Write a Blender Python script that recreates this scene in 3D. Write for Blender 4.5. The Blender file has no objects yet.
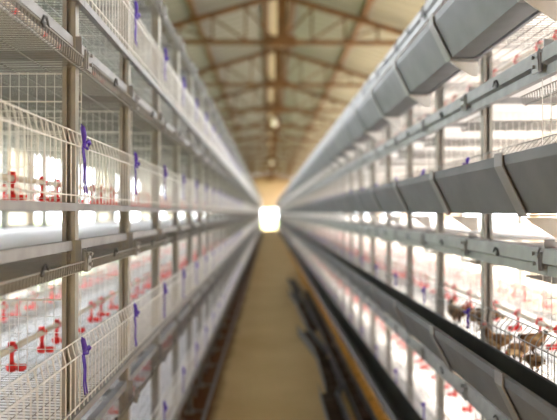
import bpy, bmesh, math, random
from mathutils import Vector, Matrix
random.seed(7)
SC = bpy.context.scene
COL = SC.collection
EYE = 1.5            # eye height above the floor
P = .605             # tier pitch
DS = .643            # post spacing along the aisle
Y0 = 1.69            # first post in view
TIERS = (-2, -1, 0, 1)
K0, KD, KN = -2, 24, 78     # first section, last detailed section, end
ROW_END = Y0 + DS * KN
RIDGE_X, RIDGE_Z = .2, 5.62
SLOPE = .3
XL, XR = -3.05, 3.45

# ------------------------------------------------------------------ materials
def new_mat(name):
    m = bpy.data.materials.new(name); m.use_nodes = True
    nt = m.node_tree
    return m, nt, nt.nodes['Principled BSDF']

def mat(name, c, rough=.5, metal=0., var=.12, scale=14., bump=0., trans=0.):
    m, nt, b = new_mat(name)
    tc = nt.nodes.new('ShaderNodeTexCoord')
    n = nt.nodes.new('ShaderNodeTexNoise'); n.inputs['Scale'].default_value = scale; n.inputs['Detail'].default_value = 4
    r = nt.nodes.new('ShaderNodeValToRGB')
    r.color_ramp.elements[0].position = .3; r.color_ramp.elements[1].position = .7
    r.color_ramp.elements[0].color = tuple(max(0, v * (1 - var)) for v in c) + (1,)
    r.color_ramp.elements[1].color = tuple(min(1, v * (1 + var)) for v in c) + (1,)
    nt.links.new(tc.outputs['Object'], n.inputs['Vector'])
    nt.links.new(n.outputs['Fac'], r.inputs['Fac'])
    nt.links.new(r.outputs['Color'], b.inputs['Base Color'])
    b.inputs['Roughness'].default_value = rough
    b.inputs['Metallic'].default_value = metal
    if bump:
        bp = nt.nodes.new('ShaderNodeBump'); bp.inputs['Strength'].default_value = bump; bp.inputs['Distance'].default_value = .01
        nt.links.new(n.outputs['Fac'], bp.inputs['Height']); nt.links.new(bp.outputs['Normal'], b.inputs['Normal'])
    if trans:
        tl = nt.nodes.new('ShaderNodeBsdfTranslucent'); tl.inputs['Color'].default_value = tuple(c) + (1,)
        mx = nt.nodes.new('ShaderNodeMixShader'); mx.inputs['Fac'].default_value = trans
        out = nt.nodes['Material Output']
        nt.links.new(b.outputs[0], mx.inputs[1]); nt.links.new(tl.outputs[0], mx.inputs[2])
        nt.links.new(mx.outputs[0], out.inputs['Surface'])
    return m

M = dict(
    post=mat('galvanised_post', (.38, .37, .34), .55, .4, .1, 20),
    wire=mat('zinc_wire', (.85, .845, .83), .42, .15, .06, 30),
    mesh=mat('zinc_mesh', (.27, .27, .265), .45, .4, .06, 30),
    rail=mat('galvanised_rail', (.33, .335, .35), .55, .5, .12, 16),
    trough=mat('trough_sheet', (.19, .20, .215), .5, .35, .1, 9),
    belt=mat('white_belt', (.78, .80, .84), .45, 0, .04, 3, 0, .06),
    pipe=mat('pvc_pipe', (.74, .67, .55), .4, 0, .06, 8),
    red=mat('red_plastic', (.78, .018, .012), .35, 0, .08, 40),
    purple=mat('purple_ribbon', (.085, .03, .42), .5, 0, .2, 60),
    dark=mat('dark_clip', (.05, .05, .055), .5, .2, .2, 30),
    rust=mat('rusty_steel', (.068, .025, .002), .8, 0, .35, 4, .2),
    roof=mat('roof_sheet', (.13, .122, .105), .6, 0, .06, 1.2),
    ridge=mat('ridge_board', (.30, .24, .16), .6, 0, .06, 1.2),
    plaster=mat('plaster', (.62, .52, .42), .85, 0, .12, 2.5, .2),
    gable=mat('brown_gable', (.26, .19, .12), .85, 0, .15, 2),
    strap=mat('steel_strap', (.29, .295, .30), .5, .3, .08, 12),
    lining=mat('dark_lining', (.050, .055, .048), .55, 0, .3, 8),
    dirt=mat('dark_dirt', (.055, .034, .018), .9, 0, .4, 9, .4),
    feed=mat('litter_sun_gold', (.68, .40, .09), .8, 0, .45, 25, .5),  # gold of sunlit floor litter put into the base colour
    bulb=mat('white_bulb', (.55, .50, .42), .3, 0, .02, 5),
    beak=mat('horn_beak', (.55, .40, .22), .4, 0, .1, 30),
    eye=mat('black_eye', (.01, .01, .01), .15, 0, 0, 5),
    comb=mat('red_comb', (.55, .07, .05), .6, 0, .2, 40),
    grass=mat('grass', (.15, .23, .06), .9, 0, .3, .7),
    sand=mat('sandy_ground', (.34, .30, .25), .9, 0, .15, .6),
)

def floor_material():
    m, nt, b = new_mat('earth_concrete')
    tc = nt.nodes.new('ShaderNodeTexCoord')
    n1 = nt.nodes.new('ShaderNodeTexNoise'); n1.inputs['Scale'].default_value = 1.3; n1.inputs['Detail'].default_value = 6
    n2 = nt.nodes.new('ShaderNodeTexNoise'); n2.inputs['Scale'].default_value = 22; n2.inputs['Detail'].default_value = 5
    r = nt.nodes.new('ShaderNodeValToRGB')
    r.color_ramp.elements[0].position = .3; r.color_ramp.elements[1].position = .72
    r.color_ramp.elements[0].color = (.68, .50, .23, 1); r.color_ramp.elements[1].color = (.80, .62, .33, 1)
    mix = nt.nodes.new('ShaderNodeMix'); mix.data_type = 'RGBA'; mix.blend_type = 'MULTIPLY'; mix.inputs[0].default_value = .12
    nt.links.new(tc.outputs['Object'], n1.inputs['Vector']); nt.links.new(tc.outputs['Object'], n2.inputs['Vector'])
    nt.links.new(n1.outputs['Fac'], r.inputs['Fac'])
    nt.links.new(r.outputs['Color'], mix.inputs[6]); nt.links.new(n2.outputs['Fac'], mix.inputs[7])
    # darker brown band along the foot of the left cages, with a ragged edge
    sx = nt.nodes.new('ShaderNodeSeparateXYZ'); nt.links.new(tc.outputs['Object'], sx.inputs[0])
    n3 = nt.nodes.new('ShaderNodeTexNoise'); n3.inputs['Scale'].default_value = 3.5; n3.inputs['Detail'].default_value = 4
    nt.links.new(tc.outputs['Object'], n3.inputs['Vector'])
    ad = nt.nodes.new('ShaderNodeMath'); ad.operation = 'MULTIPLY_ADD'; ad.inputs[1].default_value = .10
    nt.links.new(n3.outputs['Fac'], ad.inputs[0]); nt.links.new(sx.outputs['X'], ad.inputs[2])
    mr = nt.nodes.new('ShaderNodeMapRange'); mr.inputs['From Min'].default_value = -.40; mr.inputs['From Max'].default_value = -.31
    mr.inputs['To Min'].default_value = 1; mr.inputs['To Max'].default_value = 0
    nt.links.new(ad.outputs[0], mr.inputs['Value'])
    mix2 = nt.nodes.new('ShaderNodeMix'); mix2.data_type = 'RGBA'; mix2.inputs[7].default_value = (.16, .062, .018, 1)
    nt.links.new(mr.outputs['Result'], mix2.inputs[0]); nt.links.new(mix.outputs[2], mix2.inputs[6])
    nt.links.new(mix2.outputs[2], b.inputs['Base Color'])
    b.inputs['Roughness'].default_value = .8
    bp = nt.nodes.new('ShaderNodeBump'); bp.inputs['Strength'].default_value = .3; bp.inputs['Distance'].default_value = .01
    nt.links.new(n2.outputs['Fac'], bp.inputs['Height']); nt.links.new(bp.outputs['Normal'], b.inputs['Normal'])
    return m
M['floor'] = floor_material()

def feather_material():
    m, nt, b = new_mat('mottled_feathers')
    tc = nt.nodes.new('ShaderNodeTexCoord')
    n = nt.nodes.new('ShaderNodeTexVoronoi'); n.inputs['Scale'].default_value = 26
    n2 = nt.nodes.new('ShaderNodeTexNoise'); n2.inputs['Scale'].default_value = 11; n2.inputs['Detail'].default_value = 3
    mx = nt.nodes.new('ShaderNodeMix'); mx.data_type = 'RGBA'; mx.inputs[0].default_value = .6
    nt.links.new(tc.outputs['Object'], n.inputs['Vector']); nt.links.new(tc.outputs['Object'], n2.inputs['Vector'])
    nt.links.new(n.outputs['Color'], mx.inputs[6]); nt.links.new(n2.outputs['Fac'], mx.inputs[7])
    r = nt.nodes.new('ShaderNodeValToRGB')
    e = r.color_ramp.elements
    e[0].position = .36; e[0].color = (.025, .016, .01, 1)
    e[1].position = .68; e[1].color = (.58, .42, .22, 1)
    x = e.new(.46); x.color = (.20, .10, .04, 1)
    x = e.new(.56); x.color = (.42, .25, .11, 1)
    nt.links.new(mx.outputs[2], r.inputs['Fac']); nt.links.new(r.outputs['Color'], b.inputs['Base Color'])
    b.inputs['Roughness'].default_value = .85
    return m
M['feather'] = feather_material()

# ------------------------------------------------------------------ mesh collecting
class MB:
    def __init__(s): s.v = []; s.f = []; s.m = []; s.mi = 0
    def hexa(s, c):
        b = len(s.v); s.v += [tuple(p) for p in c]
        for q in ((0,3,2,1),(4,5,6,7),(0,1,5,4),(1,2,6,5),(2,3,7,6),(3,0,4,7)):
            s.f.append(tuple(b+i for i in q)); s.m.append(s.mi)
    def box(s, x0, x1, y0, y1, z0, z1):
        s.hexa(((x0,y0,z0),(x1,y0,z0),(x1,y1,z0),(x0,y1,z0),(x0,y0,z1),(x1,y0,z1),(x1,y1,z1),(x0,y1,z1)))
    def tube(s, pts, r, n=4, cap=True):
        pts = [Vector(p) for p in pts]; rings = []
        for i, p in enumerate(pts):
            if i == 0: d = pts[1]-pts[0]
            elif i == len(pts)-1: d = pts[-1]-pts[-2]
            else: d = (pts[i+1]-pts[i]).normalized() + (pts[i]-pts[i-1]).normalized()
            d.normalize()
            up = Vector((0,0,1)) if abs(d.z) < .9 else Vector((0,1,0))
            a = d.cross(up).normalized(); b = d.cross(a)
            rr = r[i] if isinstance(r, (list, tuple)) else r
            base = len(s.v); rings.append(base)
            for k in range(n):
                t = 2*math.pi*(k+.5)/n
                q = p + a*(math.cos(t)*rr) + b*(math.sin(t)*rr)
                s.v.append((q.x, q.y, q.z))
        for i in range(len(rings)-1):
            for k in range(n):
                s.f.append((rings[i]+k, rings[i]+(k+1)%n, rings[i+1]+(k+1)%n, rings[i+1]+k)); s.m.append(s.mi)
        if cap:
            s.f.append(tuple(rings[0]+k for k in reversed(range(n)))); s.m.append(s.mi)
            s.f.append(tuple(rings[-1]+k for k in range(n))); s.m.append(s.mi)
    def poly_y(s, prof, y0, y1):            # closed XZ outline extruded along Y
        n = len(prof); b = len(s.v)
        s.v += [(x, y0, z) for x, z in prof] + [(x, y1, z) for x, z in prof]
        for i in range(n):
            j = (i+1) % n
            s.f.append((b+i, b+j, b+n+j, b+n+i)); s.m.append(s.mi)
        s.f.append(tuple(b+i for i in reversed(range(n)))); s.m.append(s.mi)
        s.f.append(tuple(b+n+i for i in range(n))); s.m.append(s.mi)
    def poly_z(s, prof, z0, z1):            # closed XY outline extruded up
        n = len(prof); b = len(s.v)
        s.v += [(x, y, z0) for x, y in prof] + [(x, y, z1) for x, y in prof]
        for i in range(n):
            j = (i+1) % n
            s.f.append((b+i, b+j, b+n+j, b+n+i)); s.m.append(s.mi)
        s.f.append(tuple(b+i for i in reversed(range(n)))); s.m.append(s.mi)
        s.f.append(tuple(b+n+i for i in range(n))); s.m.append(s.mi)
    def lathe(s, prof, c, n=12, axis='z'):
        b = len(s.v); k = len(prof)
        for i in range(n):
            t = 2*math.pi*i/n
            for r, z in prof: s.v.append((c[0]+r*math.cos(t), c[1]+r*math.sin(t), c[2]+z))
        for i in range(n):
            j = (i+1) % n
            for q in range(k-1):
                s.f.append((b+i*k+q, b+j*k+q, b+j*k+q+1, b+i*k+q+1)); s.m.append(s.mi)
    def ball(s, c, r, n=10, k=6):
        rx, ry, rz = (r,)*3 if not isinstance(r, (tuple, list)) else r
        b = len(s.v)
        for i in range(k+1):
            ph = math.pi*i/k
            for j in range(n):
                t = 2*math.pi*j/n
                s.v.append((c[0]+rx*math.sin(ph)*math.cos(t), c[1]+ry*math.sin(ph)*math.sin(t), c[2]-rz*math.cos(ph)))
        for i in range(k):
            for j in range(n):
                q = (j+1) % n
                s.f.append((b+i*n+j, b+i*n+q, b+(i+1)*n+q, b+(i+1)*n+j)); s.m.append(s.mi)
    def add(s, o, mi=None):
        b = len(s.v); s.v += o.v; s.f += [tuple(b+i for i in f) for f in o.f]
        s.m += [mi if mi is not None else q for q in o.m]
    def data(s, name, mats, smooth=False):
        me = bpy.data.meshes.new(name); me.from_pydata(s.v, [], s.f); me.update()
        for m in (mats if isinstance(mats, (list, tuple)) else [mats]): me.materials.append(M[m])
        me.polygons.foreach_set('material_index', s.m)
        bm = bmesh.new(); bm.from_mesh(me); bmesh.ops.recalc_face_normals(bm, faces=bm.faces); bm.to_mesh(me); bm.free()
        if smooth: me.shade_smooth()
        return me
    def obj(s, name, mats, parent=None, smooth=False):
        return link(name, s.data(name, mats, smooth), parent)

def link(name, data, parent=None):
    o = bpy.data.objects.new(name, data); COL.objects.link(o)
    if parent: o.parent = parent
    return o
def tag(o, label=None, cat=None, group=None, kind=None):
    if label: o['label'] = label
    if cat: o['category'] = cat
    if group: o['group'] = group
    if kind: o['kind'] = kind
    return o
def empty(name, loc):
    o = link(name, None); o.location = loc; o.empty_display_size = .1; return o
KIDS = {}
def copy_tree(o, parent=None):
    c = o.copy(); COL.objects.link(c)
    if parent: c.parent = parent
    for ch in [x for x in KIDS.get(o.name, ())]: copy_tree(ch, c)
    return c
def index_kids():
    KIDS.clear()
    for o in COL.objects:
        if o.parent: KIDS.setdefault(o.parent.name, []).append(o)

def strip(pts, t):
    """closed outline of a bent sheet of thickness t along an open XZ polyline"""
    P2 = [Vector(p) for p in pts]; a, b = [], []
    for i, p in enumerate(P2):
        d0 = (P2[i]-P2[i-1]).normalized() if i else None
        d1 = (P2[i+1]-P2[i]).normalized() if i < len(P2)-1 else None
        d = d0 if d1 is None else d1 if d0 is None else (d0+d1).normalized()
        n = Vector((-d.y, d.x)); k = 1.0
        if d0 is not None and d1 is not None: k = 1/max(.4, n.dot(Vector((-d0.y, d0.x))))
        a.append(p+n*(t/2*k)); b.append(p-n*(t/2*k))
    return [tuple(q) for q in a] + [tuple(q) for q in reversed(b)]

# ------------------------------------------------------------------ the setting
def struct(o): o['kind'] = 'structure'; return o
YB, YE = -3.0, 57.0
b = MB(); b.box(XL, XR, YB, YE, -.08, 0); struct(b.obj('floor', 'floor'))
b = MB(); b.box(-70, XL, -30, 120, -.2, -.1); struct(b.obj('ground_left', 'grass'))
b = MB(); b.box(XR, 70, -30, 120, -.2, -.1); struct(b.obj('ground_right', 'sand'))
b = MB(); b.box(XL, XR, YE, 120, -.2, -.1); struct(b.obj('ground_back', 'grass'))
b = MB(); b.box(XL-.12, XL, 1.0, YE, -.1, .45); b.box(XL-.12, XL, YB, 1.0, -.1, 4.6); struct(b.obj('wall_left', 'plaster'))  # tall unseen piece beside the camera is added to darken the near cages
b = MB(); b.box(XR, XR+.12, -.5, YE, -.1, .45); b.box(XR, XR+.12, YB, -.5, -.1, 4.6); struct(b.obj('wall_right', 'plaster'))  # full-height piece out of view, added to cut light near the camera
# far gable wall with its doorway, and the gable behind the camera
DX0, DX1, DZ = -.92, 1.18, 1.86
b = MB()
b.box(XL-.12, DX0, YE, YE+.15, -.1, 4.66); b.box(DX1, XR+.12, YE, YE+.15, -.1, 4.66); b.box(DX0, DX1, YE, YE+.15, DZ, 4.66)
b.poly_y([(XL-.12, 4.66), (XR+.12, 4.66), (RIDGE_X, RIDGE_Z-.02)], YE, YE+.15)
struct(b.obj('wall_back', 'gable'))
b = MB()
for x in (DX0, DX1): b.box(x-.05, x+.05, YE-.05, YE, 0, DZ+.05)
b.box(DX0-.05, DX1+.05, YE-.05, YE, DZ, DZ+.1)
struct(b.obj('door_1', 'plaster'))
b = MB(); b.box(XL-.12, XR+.12, YB-.15, YB, -.1, 4.66)
b.poly_y([(XL-.12, 4.66), (XR+.12, 4.66), (RIDGE_X, RIDGE_Z-.02)], YB-.15, YB)
struct(b.obj('wall_front', 'plaster'))
# corrugated roof sheets
def roof_sheet(name, sgn, x_out):
    me_v, me_f = [], []
    n = int((YE-YB+1)/.075)
    xi = RIDGE_X; xo = x_out
    for i in range(n+1):
        y = YB-.5 + i*.075
        dz = (0, .03, .03, 0)[i % 4]
        for x in (xi, xo): me_v.append((x, y, RIDGE_Z+.09-SLOPE*abs(x-RIDGE_X)+dz))
    for i in range(n): me_f.append((2*i, 2*i+1, 2*i+3, 2*i+2))
    me = bpy.data.meshes.new(name); me.from_pydata(me_v, [], me_f); me.materials.append(M['roof'])
    o = link(name, me); md = o.modifiers.new('thickness', 'SOLIDIFY'); md.thickness = .004
    return struct(o)
roof_sheet('ceiling_left', -1, XL-.75); roof_sheet('ceiling_right', 1, XR+.75)
b = MB(); b.box(RIDGE_X-.19, RIDGE_X+.19, YB, YE-.02, RIDGE_Z+.005, RIDGE_Z+.02); struct(b.obj('trim_3', 'ridge'))
# side columns and curtain rails of the open sides
TS = 3.53
for i in range(-0, 17):
    y = TS*i
    for x0, x1 in ((XL-.14, XL+.12), (XR-.12, XR+.14)):
        b = MB(); b.box(x0, x1, y-.13, y+.13, 0, 4.6)
        struct(b.obj('wall_column', 'plaster'))
b = MB(); b.box(XL-.06, XL+.02, YB, YE, 2.36, 2.52); b.box(XL-.1, XL+.06, YB, YE, 4.5, 4.62); struct(b.obj('trim_1', 'post'))
b = MB(); b.box(XR-.02, XR+.06, YB, YE, 2.36, 2.52); b.box(XR-.06, XR+.1, YB, YE, 4.5, 4.62); struct(b.obj('trim_2', 'post'))

# ------------------------------------------------------------------ roof trusses
CH = EYE+3.2                    # underside chord height
def rafter_z(d): return RIDGE_Z - SLOPE*d
HALF = 3.2
def make_truss():
    r = empty('roof_truss', (RIDGE_X, 0, CH))
    def bar(bm, x0, z0, x1, z1, w, dpt):
        p, q = Vector((x0, z0)), Vector((x1, z1)); d = (q-p).normalized(); n = Vector((-d.y, d.x))*w/2
        bm.poly_y([tuple(p+n), tuple(q+n), tuple(q-n), tuple(p-n)], -dpt/2, dpt/2)
    for s in (-1, 1):
        m = MB(); bar(m, 0, rafter_z(0)-CH-.04, s*HALF, rafter_z(HALF)-CH-.04, .085, .09); m.obj('rafter', 'rust', r)
    m = MB(); m.box(-HALF+.1, HALF-.1, -.04, .04, -.045, .035); m.obj('bottom_chord', 'rust', r)
    m = MB(); m.box(-.03, .15, -.06, .06, .035, rafter_z(0)-CH-.1); m.obj('king_post', 'rust', r)
    for s in (-1, 1):
        xs = (.62, 1.24, 1.86, 2.4)
        for i, x in enumerate(xs):
            t = rafter_z(x)-CH-.08
            m = MB(); m.box(s*x-.016, s*x+.016, -.025, .025, .035, t); m.obj('web_post', 'rust', r)
            if i < 3:
                xi = xs[i-1] if i else .06
                m = MB(); bar(m, s*x, t-.02, s*(xi+.02), .05, .03, .03); m.obj('web_diagonal', 'rust', r)
    for s in (-1, 1):
        m = MB(); m.box(s*1.57-.1, s*1.57+.1, -.055, .055, rafter_z(1.57)-CH-.1, rafter_z(1.57)-CH+.02); m.obj('gusset_plate', 'rust', r)
    m = MB(); m.box(-.28, .32, -.055, .055, -.085, .11); m.obj('gusset_plate', 'rust', r)
    return r
ORD = ['first', 'second', 'third', 'fourth', 'fifth', 'sixth', 'seventh', 'eighth', 'ninth', 'tenth', 'eleventh', 'twelfth', 'thirteenth', 'fourteenth', 'fifteenth', 'sixteenth']
tr = make_truss(); index_kids()
for i in range(2, 16):
    o = tr if i == 2 else copy_tree(tr)
    o.location.y = TS*(i+1)
    if i < 9:
        tag(o, f'rusty brown roof truss over the aisle, {ORD[i-2]} one from the camera', 'roof truss', 'rusty roof trusses over the aisle')
    else:
        tag(o, 'blurred brown roof truss near the far gable, beyond the seventh truss', 'roof truss', 'rusty roof trusses over the aisle')
    if TS*(i+1) > YE-.2: o.location.y = YE-.3
for dx, lab in ((-.27, 'brown ridge purlin running along the left of the roof ridge'), (.27, 'brown ridge purlin running along the right of the roof ridge'),
                (-1.57, 'brown roof purlin halfway down the left roof slope'), (1.57, 'brown roof purlin halfway down the right roof slope'),
                (-2.85, 'brown purlin low on the left roof slope above the eave'), (2.85, 'brown purlin low on the right roof slope above the eave')):
    z = rafter_z(abs(dx)) + .005
    w = .05
    b = MB(); b.box(RIDGE_X+dx-w, RIDGE_X+dx+w, YB, YE-.02, z, z+.07)
    tag(b.obj('roof_purlin', 'rust'), lab, 'purlin', 'purlins along the roof')
# hanging lamps
def lamp(y, lab):
    r = empty('pendant_lamp', (RIDGE_X, y, CH-.3))
    m = MB(); m.tube([(0,0,.07), (0,0,.228)], .008, 6); m.obj('cord', 'dark', r)
    m = MB(); m.lathe([(.0,.08),(.03,.08),(.035,0),(0,0)], (0,0,0), 12); m.obj('lamp_holder', 'bulb', r, True)
    m = MB(); m.ball((0,0,-.1), (.085,.085,.11), 14, 10); m.obj('bulb', 'bulb', r, True)
    tag(r, lab, 'lamp', 'white bulbs under the roof ridge')
lamp(TS*5, 'white hanging bulb under the third truss from the camera')
lamp(TS*9, 'distant white hanging bulb far down the roof ridge')

# ------------------------------------------------------------------ cage rows
DEP = 1.17           # whole depth of a back-to-back row
MID = DEP/2
PIPE_U = .36
def fz(n): return EYE + P*n          # datum of a tier
SIDES = {'left': (-1, .55), 'right': (1, .83)}

class Sec:
    """meshes of one section (one post to the next) of a row; local x is measured from the row's front guard plane"""
    def __init__(s, side):
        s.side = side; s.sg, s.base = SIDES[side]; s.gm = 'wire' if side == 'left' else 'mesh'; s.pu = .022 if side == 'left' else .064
    def x(s, u): return s.sg*u
    def w(s, m, pts, r, n=4): m.tube([(s.x(u), y, z) for u, y, z in pts], r, n)
    def bx(s, m, u0, u1, y0, y1, z0, z1):
        a, b_ = sorted((s.x(u0), s.x(u1))); m.box(a, b_, y0, y1, z0, z1)
    def post(s, u0):
        m = MB(); w, d, t = .039, .03, .003
        o = [(u0,0),(u0+.013,0),(u0+.013,t),(u0+t,t),(u0+t,d-t),(u0+w-t,d-t),(u0+w-t,t),(u0+w-.013,t),(u0+w-.013,0),(u0+w,0),(u0+w,d),(u0,d)]
        m.poly_z([(s.x(u), y) for u, y in o], .006, 2.62)
        s.bx(m, u0+.012, u0+w-.012, .014, .020, .006, 2.62)      # pressed rib of the channel
        s.bx(m, u0-.02, u0+w+.02, -.03, .07, 0, .006)
        return m
    def guard(s, n, back=False):
        m = MB(); z = fz(n); f = (lambda u: DEP-u) if back else (lambda u: u)
        k = 17; r = .0020 if s.side == 'left' else .0017; lean = .010 if s.side == 'left' else .030
        for i in range(k):
            y = -.005 + (i+.5)*DS/k
            s.w(m, [(f(.0), y, z+.03), (f(.0), y, z+.196), (f(.003), y, z+.204), (f(lean), y, z+.234)], r)
        for u, zz in ((-.004, .05), (-.004, .192), (lean-.003, .234)):
            s.w(m, [(f(u), -.004, z+zz), (f(u), DS-.006, z+zz)], .0024)
        return m
    def floor_mesh(s, n):
        m = MB(); z = fz(n)
        def zz(u): return z+.026 + .022*(1-abs(u-MID)/MID)
        for i in range(26):
            y = .0 + (i+.3)*DS/26
            s.w(m, [(0, y, zz(0)), (MID, y, zz(MID)), (DEP, y, zz(DEP))], .0013)
        for i in range(24):
            u = .02+i*(DEP-.04)/23
            s.w(m, [(u, 0, zz(u)-.003), (u, DS-.004, zz(u)-.003)], .0015)
        return m
    def floor_edge(s, n, back=False):
        m = MB(); z = fz(n)
        for f in ((lambda u: DEP-u) if back else (lambda u: u),):
            prof = strip([(s.x(f(-.004)), z+.006), (s.x(f(-.004)), z+.026), (s.x(f(.03)), z+.024)], .003)
            m.poly_y(prof, 0, DS-.003)
        return m
    def roof_mesh(s, n):
        m = MB(); z = fz(n)+(.434 if s.side == 'left' else .384)
        L, ua = (DS-.004, 0.) if s.side == 'left' else (.30, .07)
        k = int(L/.0175)
        for i in range(k):
            y = .002+(i+.5)*L/k
            s.w(m, [(ua, y, z+.029), (ua+.002, y, z), (MID, y, z+.004), (DEP-.002, y, z), (DEP, y, z+.029)], .0021)
        for i in range(12):
            u = ua+.012+i*(DEP-ua-.024)/11
            s.w(m, [(u, 0, z-.0035), (u, L, z-.0035)], .0022)
        for u in (ua-.003, DEP+.003): s.w(m, [(u, 0, z+.027), (u, L, z+.027)], .0026)
        return m
    def partition(s, n):
        m = MB(); z0, z1 = fz(n)+.032, fz(n)+.428; y = .046
        zp = fz(n)+.123
        k = int((DEP-.04)/.0265)
        for i in range(k+1):
            u = .02+i*(DEP-.04)/k
            if min(abs(u-PIPE_U), abs(u-(DEP-PIPE_U))) < .0165:
                s.w(m, [(u, y, z0), (u, y, zp-.02)], .0012); s.w(m, [(u, y, zp+.02), (u, y, z1)], .0012)
            else: s.w(m, [(u, y, z0), (u, y, z1)], .0012)
        for zz in (.045, .09, .142, .19, .24, .29, .385):
            s.w(m, [(.02, y+.002, fz(n)+zz), (DEP-.02, y+.002, fz(n)+zz)], .0013)
        for zz in (.34, .425): s.w(m, [(.02, y+.003, fz(n)+zz), (DEP-.02, y+.003, fz(n)+zz)], .003 if s.side == 'left' else .0015)
        return m
    def divider(s, n):                    # mesh wall between the two back-to-back cages
        m = MB(); z0, z1 = fz(n)+.052, fz(n)+.43
        for i in range(13):
            y = .03+(i+.5)*(DS-.06)/13
            s.w(m, [(MID, y, z0), (MID, y, z1)], .0011)
        for i in range(6):
            zz = z0+.02+i*(z1-z0-.04)/5
            s.w(m, [(MID+.002, .02, zz), (MID+.002, DS-.02, zz)], .0012)
        return m
    def rail(s, n, back=False):
        """angle rail that carries the cage roof of the tier below the datum"""
        m = MB(); z = fz(n)
        for f in ((lambda u: DEP-u) if back else (lambda u: u),):
            if s.side == 'left':
                prof = strip([(s.x(f(.055)), z-.084), (s.x(f(.030)), z-.084), (s.x(f(.030)), z-.109), (s.x(f(.055)), z-.111)], .003)
                m.poly_y(prof, .032, DS-.002)
            else:
                prof = strip([(s.x(f(.03)), z-.104), (s.x(f(.0)), z-.108), (s.x(f(-.004)), z-.150), (s.x(f(.012)), z-.158), (s.x(f(.012)), z-.188), (s.x(f(.03)), z-.190)], .003)
                m.poly_y(prof, 0, DS-.002)
        return m
    def bracket(s, n):
        """plates, bolts and hooks that tie the rail to the post"""
        m = MB(); z = fz(n)
        s.bx(m, .004, .034, .001, .006, z-.165, z-.08)
        s.bx(m, -.008, -.002, .004, .058, z-.175, z-.118)
        for dz, dy in ((-.13, .014), (-.155, .04), (-.125, .045)):
            s.w(m, [(-.002, dy, z+dz), (-.016, dy, z+dz)], .006, 6)
        s.w(m, [(-.012, .006, z-.175), (-.012, .010, z-.12), (-.004, .016, z-.105)], .003)
        return m
    def clip(s, n):
        m = MB(); z = fz(n)
        s.w(m, [(-.008, .315, z-.150), (-.010, .325, z-.130), (-.008, .345, z-.126), (-.004, .370, z-.142)], .0035, 5)
        s.bx(m, -.010, -.004, .322, .336, z-.154, z-.142)
        return m
    def cross(s, n):                      # cross bar from front to back post under the belt
        m = MB(); z = fz(n)
        s.bx(m, .04, DEP-.04, .008, .032, z-.146, z-.122)
        return m
    def trough_bracket(s, n):
        """strap under the trough and its white gusset plate (right row)"""
        m = MB(); z = fz(n); y0 = -.13
        prof = strip([(s.x(-.190), z+.166), (s.x(-.190), z+.130), (s.x(-.122), z-.008), (s.x(-.035), z-.008), (s.x(-.009), z-.008)], .004)
        m.poly_y(prof, y0-.026, y0+.026)
        return m
    def gusset(s, n):
        m = MB(); z = fz(n); y = -.13
        o = [(-.118, -.012), (-.02, -.014), (-.008, -.013), (-.008, -.070), (-.03, -.070), (-.09, -.032)]
        m.poly_y([(s.x(u), z+dz) for u, dz in o], y-.002, y+.002)
        return m

SEC = {}
NAMES = {}
def build_section(side):
    s = Sec(side)
    root = empty('cage_rack_section', (s.sg*s.base, 0, 0))
    s.post(s.pu).obj('post', 'post', root); s.post(DEP-s.pu-.039).obj('post', 'post', root)
    alljoin = MB(); mats = ['post', 'wire', 'mesh', 'rail', 'dark']
    def take(m, i): alljoin.add(m, i)
    take(s.post(s.pu), 0); take(s.post(DEP-s.pu-.039), 0)
    for n in TIERS:
        m = s.floor_edge(n); cage = m.obj('cage_frame', 'rail', root); take(m, 3)
        m = s.floor_edge(n, True); m.obj('floor_lip', 'rail', cage); take(m, 3)
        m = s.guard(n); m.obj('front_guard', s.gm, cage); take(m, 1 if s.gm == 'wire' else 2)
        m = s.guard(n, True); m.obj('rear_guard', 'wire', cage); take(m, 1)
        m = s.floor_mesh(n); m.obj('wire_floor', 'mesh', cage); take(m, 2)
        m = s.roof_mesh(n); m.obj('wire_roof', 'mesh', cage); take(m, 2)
        m = s.partition(n); m.obj('partition', 'wire', cage); take(m, 1)
        m = s.divider(n); m.obj('back_mesh', 'wire', cage); take(m, 1)
    for n in TIERS + (2,):
        m = s.rail(n); rl = m.obj('support_rail', 'rail', root); take(m, 3)
        m = s.rail(n, True); m.obj('support_rail', 'rail', root); take(m, 3)
        m = s.bracket(n); m.obj('post_bracket', 'rail', rl); take(m, 3)
        m = s.clip(n); m.obj('clip', 'dark', rl); take(m, 4)
        m = s.cross(n); m.obj('cross_bar', 'rail', root); take(m, 3)
    if side == 'right':
        for n in TIERS:
            m = s.trough_bracket(n); tb = m.obj('trough_bracket', 'strap', root); take(m, 3)
            m = s.gusset(n); m.obj('gusset_plate', 'wire', tb); take(m, 1)
    else:
        m = MB(); s.bx(m, -.09, -.075, 0, DS-.002, .0, .035); m.obj('foot_rail', 'rail', root); take(m, 3)
        m2 = MB(); s.bx(m2, -.075, .012, .01, .03, .004, .012); m2.obj('foot_tie', 'rail', root); take(m2, 3)
    far = alljoin.data('cage_rack_section', mats)
    return s, root, far

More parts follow.
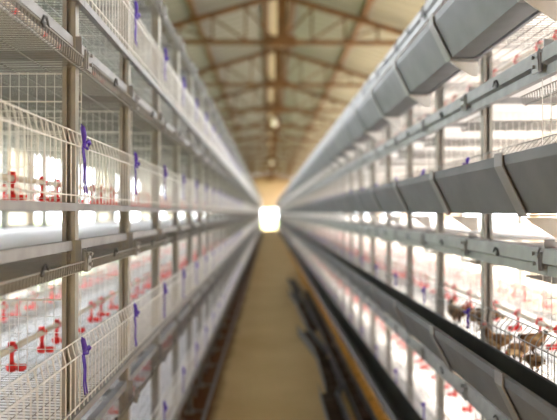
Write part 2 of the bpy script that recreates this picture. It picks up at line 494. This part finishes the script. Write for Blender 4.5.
ORDN = ['first', 'second', 'third', 'fourth', 'fifth', 'sixth', 'seventh', 'eighth', 'ninth', 'tenth', 'eleventh', 'twelfth']
protos = {side: build_section(side) for side in SIDES}
index_kids()
for side, (s, root, far) in protos.items():
    gname = f'sections of the {side} cage row'
    for k in range(K0, KN):
        if k <= KD: o = root if k == K0 else copy_tree(root)
        else:
            o = link('cage_rack_section', far); o.location = root.location
        o.location.y = Y0 + DS*k
        shift = 0 if side == 'left' else -1      # the right row's first post in the frame stands one section on
        if k < 0 + (0 if side == 'left' else 1):
            lab = (f'nearest section of the {side} galvanised wire cage row, cut by the picture edge')
            if k == K0: lab = f'section of the {side} wire cage row beside the camera, its post out of the picture'
            if side == 'right' and k == -1: lab = 'section of the right wire cage row just before the one cut by the picture edge'
        elif k + shift < 12:
            lab = f'four tier section of {side} galvanised wire cage row behind the {ORDN[k+shift]} post in view'
        else:
            lab = f'small blurred distant section of the {side} wire cage row, beyond the twelfth post'
        tag(o, lab, 'cage rack', gname)

# manure belts, water pipes with drinkers, troughs
TN = {-2: 'lowest', -1: 'second lowest', 0: 'second highest', 1: 'top'}
def drinker_mesh():
    m = MB()
    m.lathe([(.0165,-.013),(.0165,.013)], (0,0,0), 10)
    # saddle clip round the pipe: turn the lathe onto the pipe's axis
    m.v = [(x, z, y) for x, y, z in m.v]
    m.box(-.009, .009, -.011, .011, .012, .024)
    m.tube([(0,0,-.012), (0,0,-.03), (0,0,-.058)], [.009, .0065, .0085], 8)
    m.lathe([(.0,-.079),(.012,-.080),(.018,-.074),(.020,-.058),(.017,-.056),(.014,-.070),(0,-.072)], (0,0,0), 12)
    return m
def cup(sg):
    m = drinker_mesh()
    m.lathe([(.0,-.078),(.010,-.079),(.017,-.073),(.019,-.060),(.016,-.058),(.013,-.068),(0,-.070)], (-sg*.034, 0, 0), 12)
    m.box(min(-sg*.034, 0), max(-sg*.034, 0), -.006, .006, -.074, -.066)
    return m
for side, (sg, base) in SIDES.items():
    dk = cup(sg).data('drinker', 'red', True)
    dkb = cup(-sg).data('drinker', 'red', True)
    ya = Y0+DS*K0+.05; yb = ROW_END
    for n in TIERS + (2,):
        b = MB(); z = fz(n)
        u0, u1 = .11, .98
        a, c = sorted((sg*(base+u0), sg*(base+u1)))
        b.box(a, c, ya, yb, z-.094, z-.091)
        nm = {2: 'above the top tier'}.get(n, 'under the ' + TN.get(n, '') + ' tier')
        tag(b.obj('manure_belt', 'belt'), f'long white plastic manure belt {nm} of the {side} cage row', 'manure belt', f'manure belts of the {side} row')
    for n in TIERS:
        for back in (False, True):
            u = DEP-PIPE_U if back else PIPE_U
            x = sg*(base+u); z = fz(n)+.123
            b = MB(); b.tube([(0, ya, 0), (0, yb, 0)], .0115, 10)
            p = b.obj('water_pipe', 'pipe', None, True); p.location = (x, 0, z)
            where = 'back' if back else 'front'
            tag(p, f'beige water pipe with red drinkers in {where} cages, {TN[n]} tier of {side} row', 'water pipe', f'water pipes of the {side} row')
            cnt = 0; rest = MB(); dd = dkb if back else dk
            for k in range(K0, KN-1):
                for dy in (-.055, .32, .075+.03):
                    y = Y0+DS*k+dy+.02
                    if y < ya+.03: continue
                    if cnt < 100 and k <= 33 and not (back and k > 16):
                        o = link('drinker', dd, p); o.location = (0, y, 0); cnt += 1
                    else:
                        rest.box(-.014, .014, y-.014, y+.014, -.058, .024); rest.box(-.045, .02, y-.016, y+.016, -.08, -.058)
            if rest.v: tag(rest.obj('drinker', 'red', p), kind='stuff')
sg, base = SIDES['right']
def trough_prof(ox, oz):
    pts = [(-.010, .118), (-.030, .0), (-.066, -.0), (-.115, .0), (-.1815, .132), (-.184, .157), (-.174, .160)]
    return strip([(ox+x, oz+z) for x, z in pts], .003)
for n in TIERS:
    b = MB(); b.poly_y(trough_prof(base, fz(n)), Y0+DS*K0, ROW_END)
    ft = b.obj('feed_trough', 'trough')
    b = MB(); b.poly_y(strip([(base-.0128, fz(n)+.112), (base-.033, fz(n)+.0032), (base-.112, fz(n)+.0032)], .002), Y0+DS*K0+.01, ROW_END-.01)
    b.obj('trough_lining', 'lining', ft)
    tag(ft, f'long grey sheet metal feed trough along the {TN[n]} tier of right row', 'feed trough', 'feed troughs of the right row')

# purple ribbons knotted round the guards at the posts
def ribbon_mesh(sg):
    m = MB(); d = -sg
    x = d*.006
    for y0, y1, t in ((.0, -.004, .0), (.012, .016, .003)):
        L = .135 + t
        pts = [(x, y0, -.005), (x+d*.004, y0*1.1, -.05), (x+d*.002, (y0+y1)/2, -.1), (x+d*.006, y1, -L)]
        for i in range(3):
            (ax, ay, az), (bx_, by, bz) = pts[i], pts[i+1]
            m.hexa([(bx_-.0012, by-.0038, bz), (bx_+.0012, by-.0038, bz), (bx_+.0012, by+.0038, bz), (bx_-.0012, by+.0038, bz),
                    (ax-.0012, ay-.0038, az), (ax+.0012, ay-.0038, az), (ax+.0012, ay+.0038, az), (ax-.0012, ay+.0038, az)])
    m.ball((x+d*.004, .006, .0), (.006, .009, .009), 8, 6)
    m.tube([(x+d*.004, .004, .005), (x+d*.008, -.006, .025), (x+d*.006, -.012, .048), (x+d*.002, -.010, .056)], [.005, .0075, .007, .003], 6)
    m.tube([(x+d*.004, .008, .002), (x+d*.01, .026, .012), (x+d*.01, .036, .004), (x+d*.006, .026, -.010), (x+d*.004, .010, -.006)], [.004, .0055, .006, .005, .003], 6)
    return m
for side, (sg, base) in SIDES.items():
    me = ribbon_mesh(sg).data('purple_ribbon', 'purple', True)
    for n in TIERS:
        for k in range(0, 16):
            if side == 'right' and k == 0: continue
            o = link('purple_ribbon', me)
            rr = random.uniform(-.004, .004)
            o.location = (sg*(base-.008), Y0+DS*k-.045+rr*2, fz(n)+.198+rr); o.scale = (1, 1, random.uniform(.85, 1.05)*(1 if side == 'left' else .5))
            o.rotation_euler = (random.uniform(-.08, .08), 0, 0)
            i = k if side == 'left' else k-1
            if i < 8: lab = f'purple ribbon tied to {TN[n]} tier guard at {ORDN[i]} post of {side} cage row'
            else: lab = f'tiny blurred purple ribbon on {TN[n]} tier guard of {side} row, past the eighth post'
            tag(o, lab, 'ribbon', f'purple ribbons on the {side} cage row')

# ------------------------------------------------------------------ chicks in the right row
def skin(name, chain, edges, radii, m, parent=None, lev=2):
    me = bpy.data.meshes.new(name); me.from_pydata(chain, edges, [])
    o = link(name, me, parent)
    md = o.modifiers.new('skin', 'SKIN'); md.use_smooth_shade = True
    o.modifiers.new('smooth', 'SUBSURF').levels = lev; o.modifiers['smooth'].render_levels = lev
    for i, r in enumerate(radii):
        me.skin_vertices[0].data[i].radius = r if isinstance(r, tuple) else (r, r)
    me.skin_vertices[0].data[0].use_root = True
    dg = bpy.context.evaluated_depsgraph_get(); dg.update()
    me2 = bpy.data.meshes.new_from_object(o.evaluated_get(dg))
    o.modifiers.clear(); o.data = me2; me2.materials.clear(); me2.materials.append(M[m])
    me2.shade_smooth()
    return o
def make_chick(pose):
    """a young pullet about 14 cm tall; +Y is forward"""
    r = empty('chick', (0, 0, 0))
    h = {'up': (0, .062, .128), 'down': (0, .092, .052), 'turn': (.03, .055, .122)}[pose]
    nk = tuple((a+b_)/2 for a, b_ in zip((0, .040, .086), h))
    V_ = [(0, 0, .068), (0, .032, .074), nk, h, (0, -.034, .072), (0, -.066, .092),
          (.016, .004, .042), (.017, -.004, .020), (.017, .008, .004), (.018, .026, .003),
          (-.016, .004, .042), (-.017, -.004, .020), (-.017, .008, .004), (-.018, .026, .003)]
    E_ = [(0,1),(1,2),(2,3),(0,4),(4,5),(0,6),(6,7),(7,8),(8,9),(0,10),(10,11),(11,12),(12,13)]
    R_ = [(.034,.036), (.030,.032), .015, .0165, (.026,.027), (.010,.006), .011, .005, .0035, .003, .011, .005, .0035, .003]
    skin('body', V_, E_, R_, 'feather', r)
    for s in (-1, 1):
        m = MB(); m.ball((s*.030, -.006, .072), (.009, .040, .022), 10, 8); m.obj('wing', 'feather', r, True)
    hx, hy, hz = h
    f = (.5, .85) if pose == 'turn' else (0, 1)
    dz = -.6 if pose == 'down' else -.1
    m = MB(); m.tube([(hx+f[0]*.012, hy+f[1]*.012, hz-.001), (hx+f[0]*.028, hy+f[1]*.028, hz+dz*.02)], [.006, .001], 8); m.obj('beak', 'beak', r, True)
    for s in (-1, 1):
        m = MB(); m.ball((hx+s*.0145*f[1]+f[0]*.006, hy-s*.0145*f[0]+f[1]*.006, hz+.004), .0035, 8, 6); m.obj('eye', 'eye', r, True)
    m = MB(); m.ball((hx+f[0]*.004, hy+f[1]*.004, hz+.016), (.003, .010, .005), 8, 6); m.obj('comb', 'comb', r, True)
    return r
proto_c = {p: make_chick(p) for p in ('up', 'down', 'turn')}
index_kids()
CH_SPOTS = [  # x, y, rz, scale, pose, label
    (.93, 2.27, 1.5, .86, 'up', 'mottled brown chick standing upright at the guard, right of the post'),
    (.945, 2.13, 2.2, .8, 'down', 'mottled brown chick with lowered head at the guard below a red drinker'),
    (1.06, 2.25, -1.9, .85, 'turn', 'dark mottled chick turning its head behind the one standing at the guard'),
    (.950, 2.00, .2, .66, 'down', 'small tan chick pecking low at the guard, closest chick to the camera'),
    (1.02, 2.70, 1.2, .95, 'up', 'brown chick standing just beyond the post with the purple ribbon'),
    (.96, 2.86, .6, 1.0, 'turn', 'tan mottled chick turning its head in the cage beyond the post'),
    (1.09, 2.80, -2.2, .95, 'down', 'brown chick with lowered head at the back of the group beyond the post'),
]
used = set()
for x, y, rz, sc, pose, lab in CH_SPOTS:
    p = proto_c[pose]; o = p if pose not in used else copy_tree(p); used.add(pose)
    u = x-SIDES['right'][1]
    o.location = (x, y, fz(-1)+.029 + .022*(1-abs(u-MID)/MID)); o.rotation_euler = (0, 0, rz); o.scale = (sc,)*3
    tag(o, lab, 'chick', 'chicks in the right row')

# ------------------------------------------------------------------ things on the aisle floor
def loose_trough(x, y0, y1, yaw, lab, grp, k=1.):
    pts = [(-.075, .125), (-.06, .004), (.045, .004), (.078, .088), (.070, .092)]
    L = (y1-y0)/2
    b = MB(); b.poly_y(strip([(px*k, pz*(k if pz > .01 else 1)) for px, pz in pts], .003), -L, L)
    o = b.obj('trough_length', 'trough'); o.location = (x, (y0+y1)/2, 0); o.rotation_euler = (0, 0, yaw)
    m = MB(); n = 24
    for i in range(n):                  # caked dirt lying along the inside
        ya, yb = -L+.02+(2*L-.04)*i/n, -L+.02+(2*L-.04)*(i+1)/n
        h = k*(.045+random.uniform(-.012, .016))
        m.poly_y([(-.054*k, .0075), (-.060*k, h), (0, h+.006), (.055*k, h), (.040*k, .0075)], ya, yb)
    m.obj('caked_dirt', 'dirt', o)
    tag(o, lab, 'trough', grp)
g = 'loose trough lengths on the aisle floor'
loose_trough(.480, 2.75, 4.56, .0, 'loose grey trough length on the aisle floor, nearest the camera', g)
loose_trough(.545, 4.60, 5.64, -.01, 'loose grey trough length on the floor, second in the staggered line', g)
loose_trough(.49, 5.80, 6.98, .10, 'slanting loose grey trough length, third in the staggered line on the floor', g)
loose_trough(.535, 7.10, 8.6, .03, 'loose grey trough length, fourth in the staggered line on the floor', g)
loose_trough(.49, 8.75, 10.3, .06, 'loose grey trough length, fifth in the staggered line on the floor', g)
loose_trough(.52, 10.4, 12.4, .02, 'loose grey trough length, farthest of the staggered line on the floor', g)
loose_trough(.692, 2.6, 6.3, .0, 'long grey trough length on floor beside the cage feet, nearer of two', g, .8)
loose_trough(.694, 6.4, 10.6, .003, 'long grey trough length on floor beside the cage feet, farther of two', g, .8)
# floor litter under the lowest trough, sunlit gold painted into its colour
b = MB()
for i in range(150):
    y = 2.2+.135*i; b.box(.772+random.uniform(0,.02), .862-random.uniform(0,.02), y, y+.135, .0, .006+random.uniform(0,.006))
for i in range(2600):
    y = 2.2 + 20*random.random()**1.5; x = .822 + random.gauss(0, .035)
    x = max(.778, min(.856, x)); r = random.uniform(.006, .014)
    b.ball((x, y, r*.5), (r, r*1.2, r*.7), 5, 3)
tag(b.obj('sun_tinted_litter', 'feed'), 'floor litter grains with sunlit gold put into their colour, under the lowest trough', 'feed', kind='stuff')

# ------------------------------------------------------------------ light, sky, camera
sun = bpy.data.lights.new('sun', 'SUN'); sun.energy = 13.5; sun.angle = .12; sun.color = (1, .88, .71)
so = bpy.data.objects.new('sun', sun); COL.objects.link(so)
d = Vector((-1, -.35, -.82)).normalized()
so.rotation_euler = d.to_track_quat('-Z', 'Y').to_euler(); so.location = (12, 0, 14)
w = bpy.data.worlds.new('sky'); SC.world = w; w.use_nodes = True
nt = w.node_tree; bg = nt.nodes['Background']
bg.inputs['Color'].default_value = (.94, .975, 1, 1); bg.inputs['Strength'].default_value = 3.0

cam = bpy.data.cameras.new('camera'); co = bpy.data.objects.new('camera', cam); COL.objects.link(co)
cam.sensor_width = 36; cam.lens = 566/557*36
co.location = (0, 0, EYE)
co.rotation_euler = (math.radians(90.3), 0, math.radians(-1.06))
cam.clip_start = .02; cam.clip_end = 400
cam.dof.use_dof = True; cam.dof.focus_distance = 1.64; cam.dof.aperture_fstop = 1.46
SC.camera = co
vs = SC.view_settings
vs.view_transform = 'Standard'; vs.look = 'None'; vs.gamma = 1; vs.use_curve_mapping = False; vs.exposure = 2.18
SC.cycles.max_bounces = 10; SC.cycles.diffuse_bounces = 6; SC.cycles.glossy_bounces = 4
SC.cycles.caustics_reflective = False; SC.cycles.caustics_refractive = False
SC.cycles.use_denoising = True
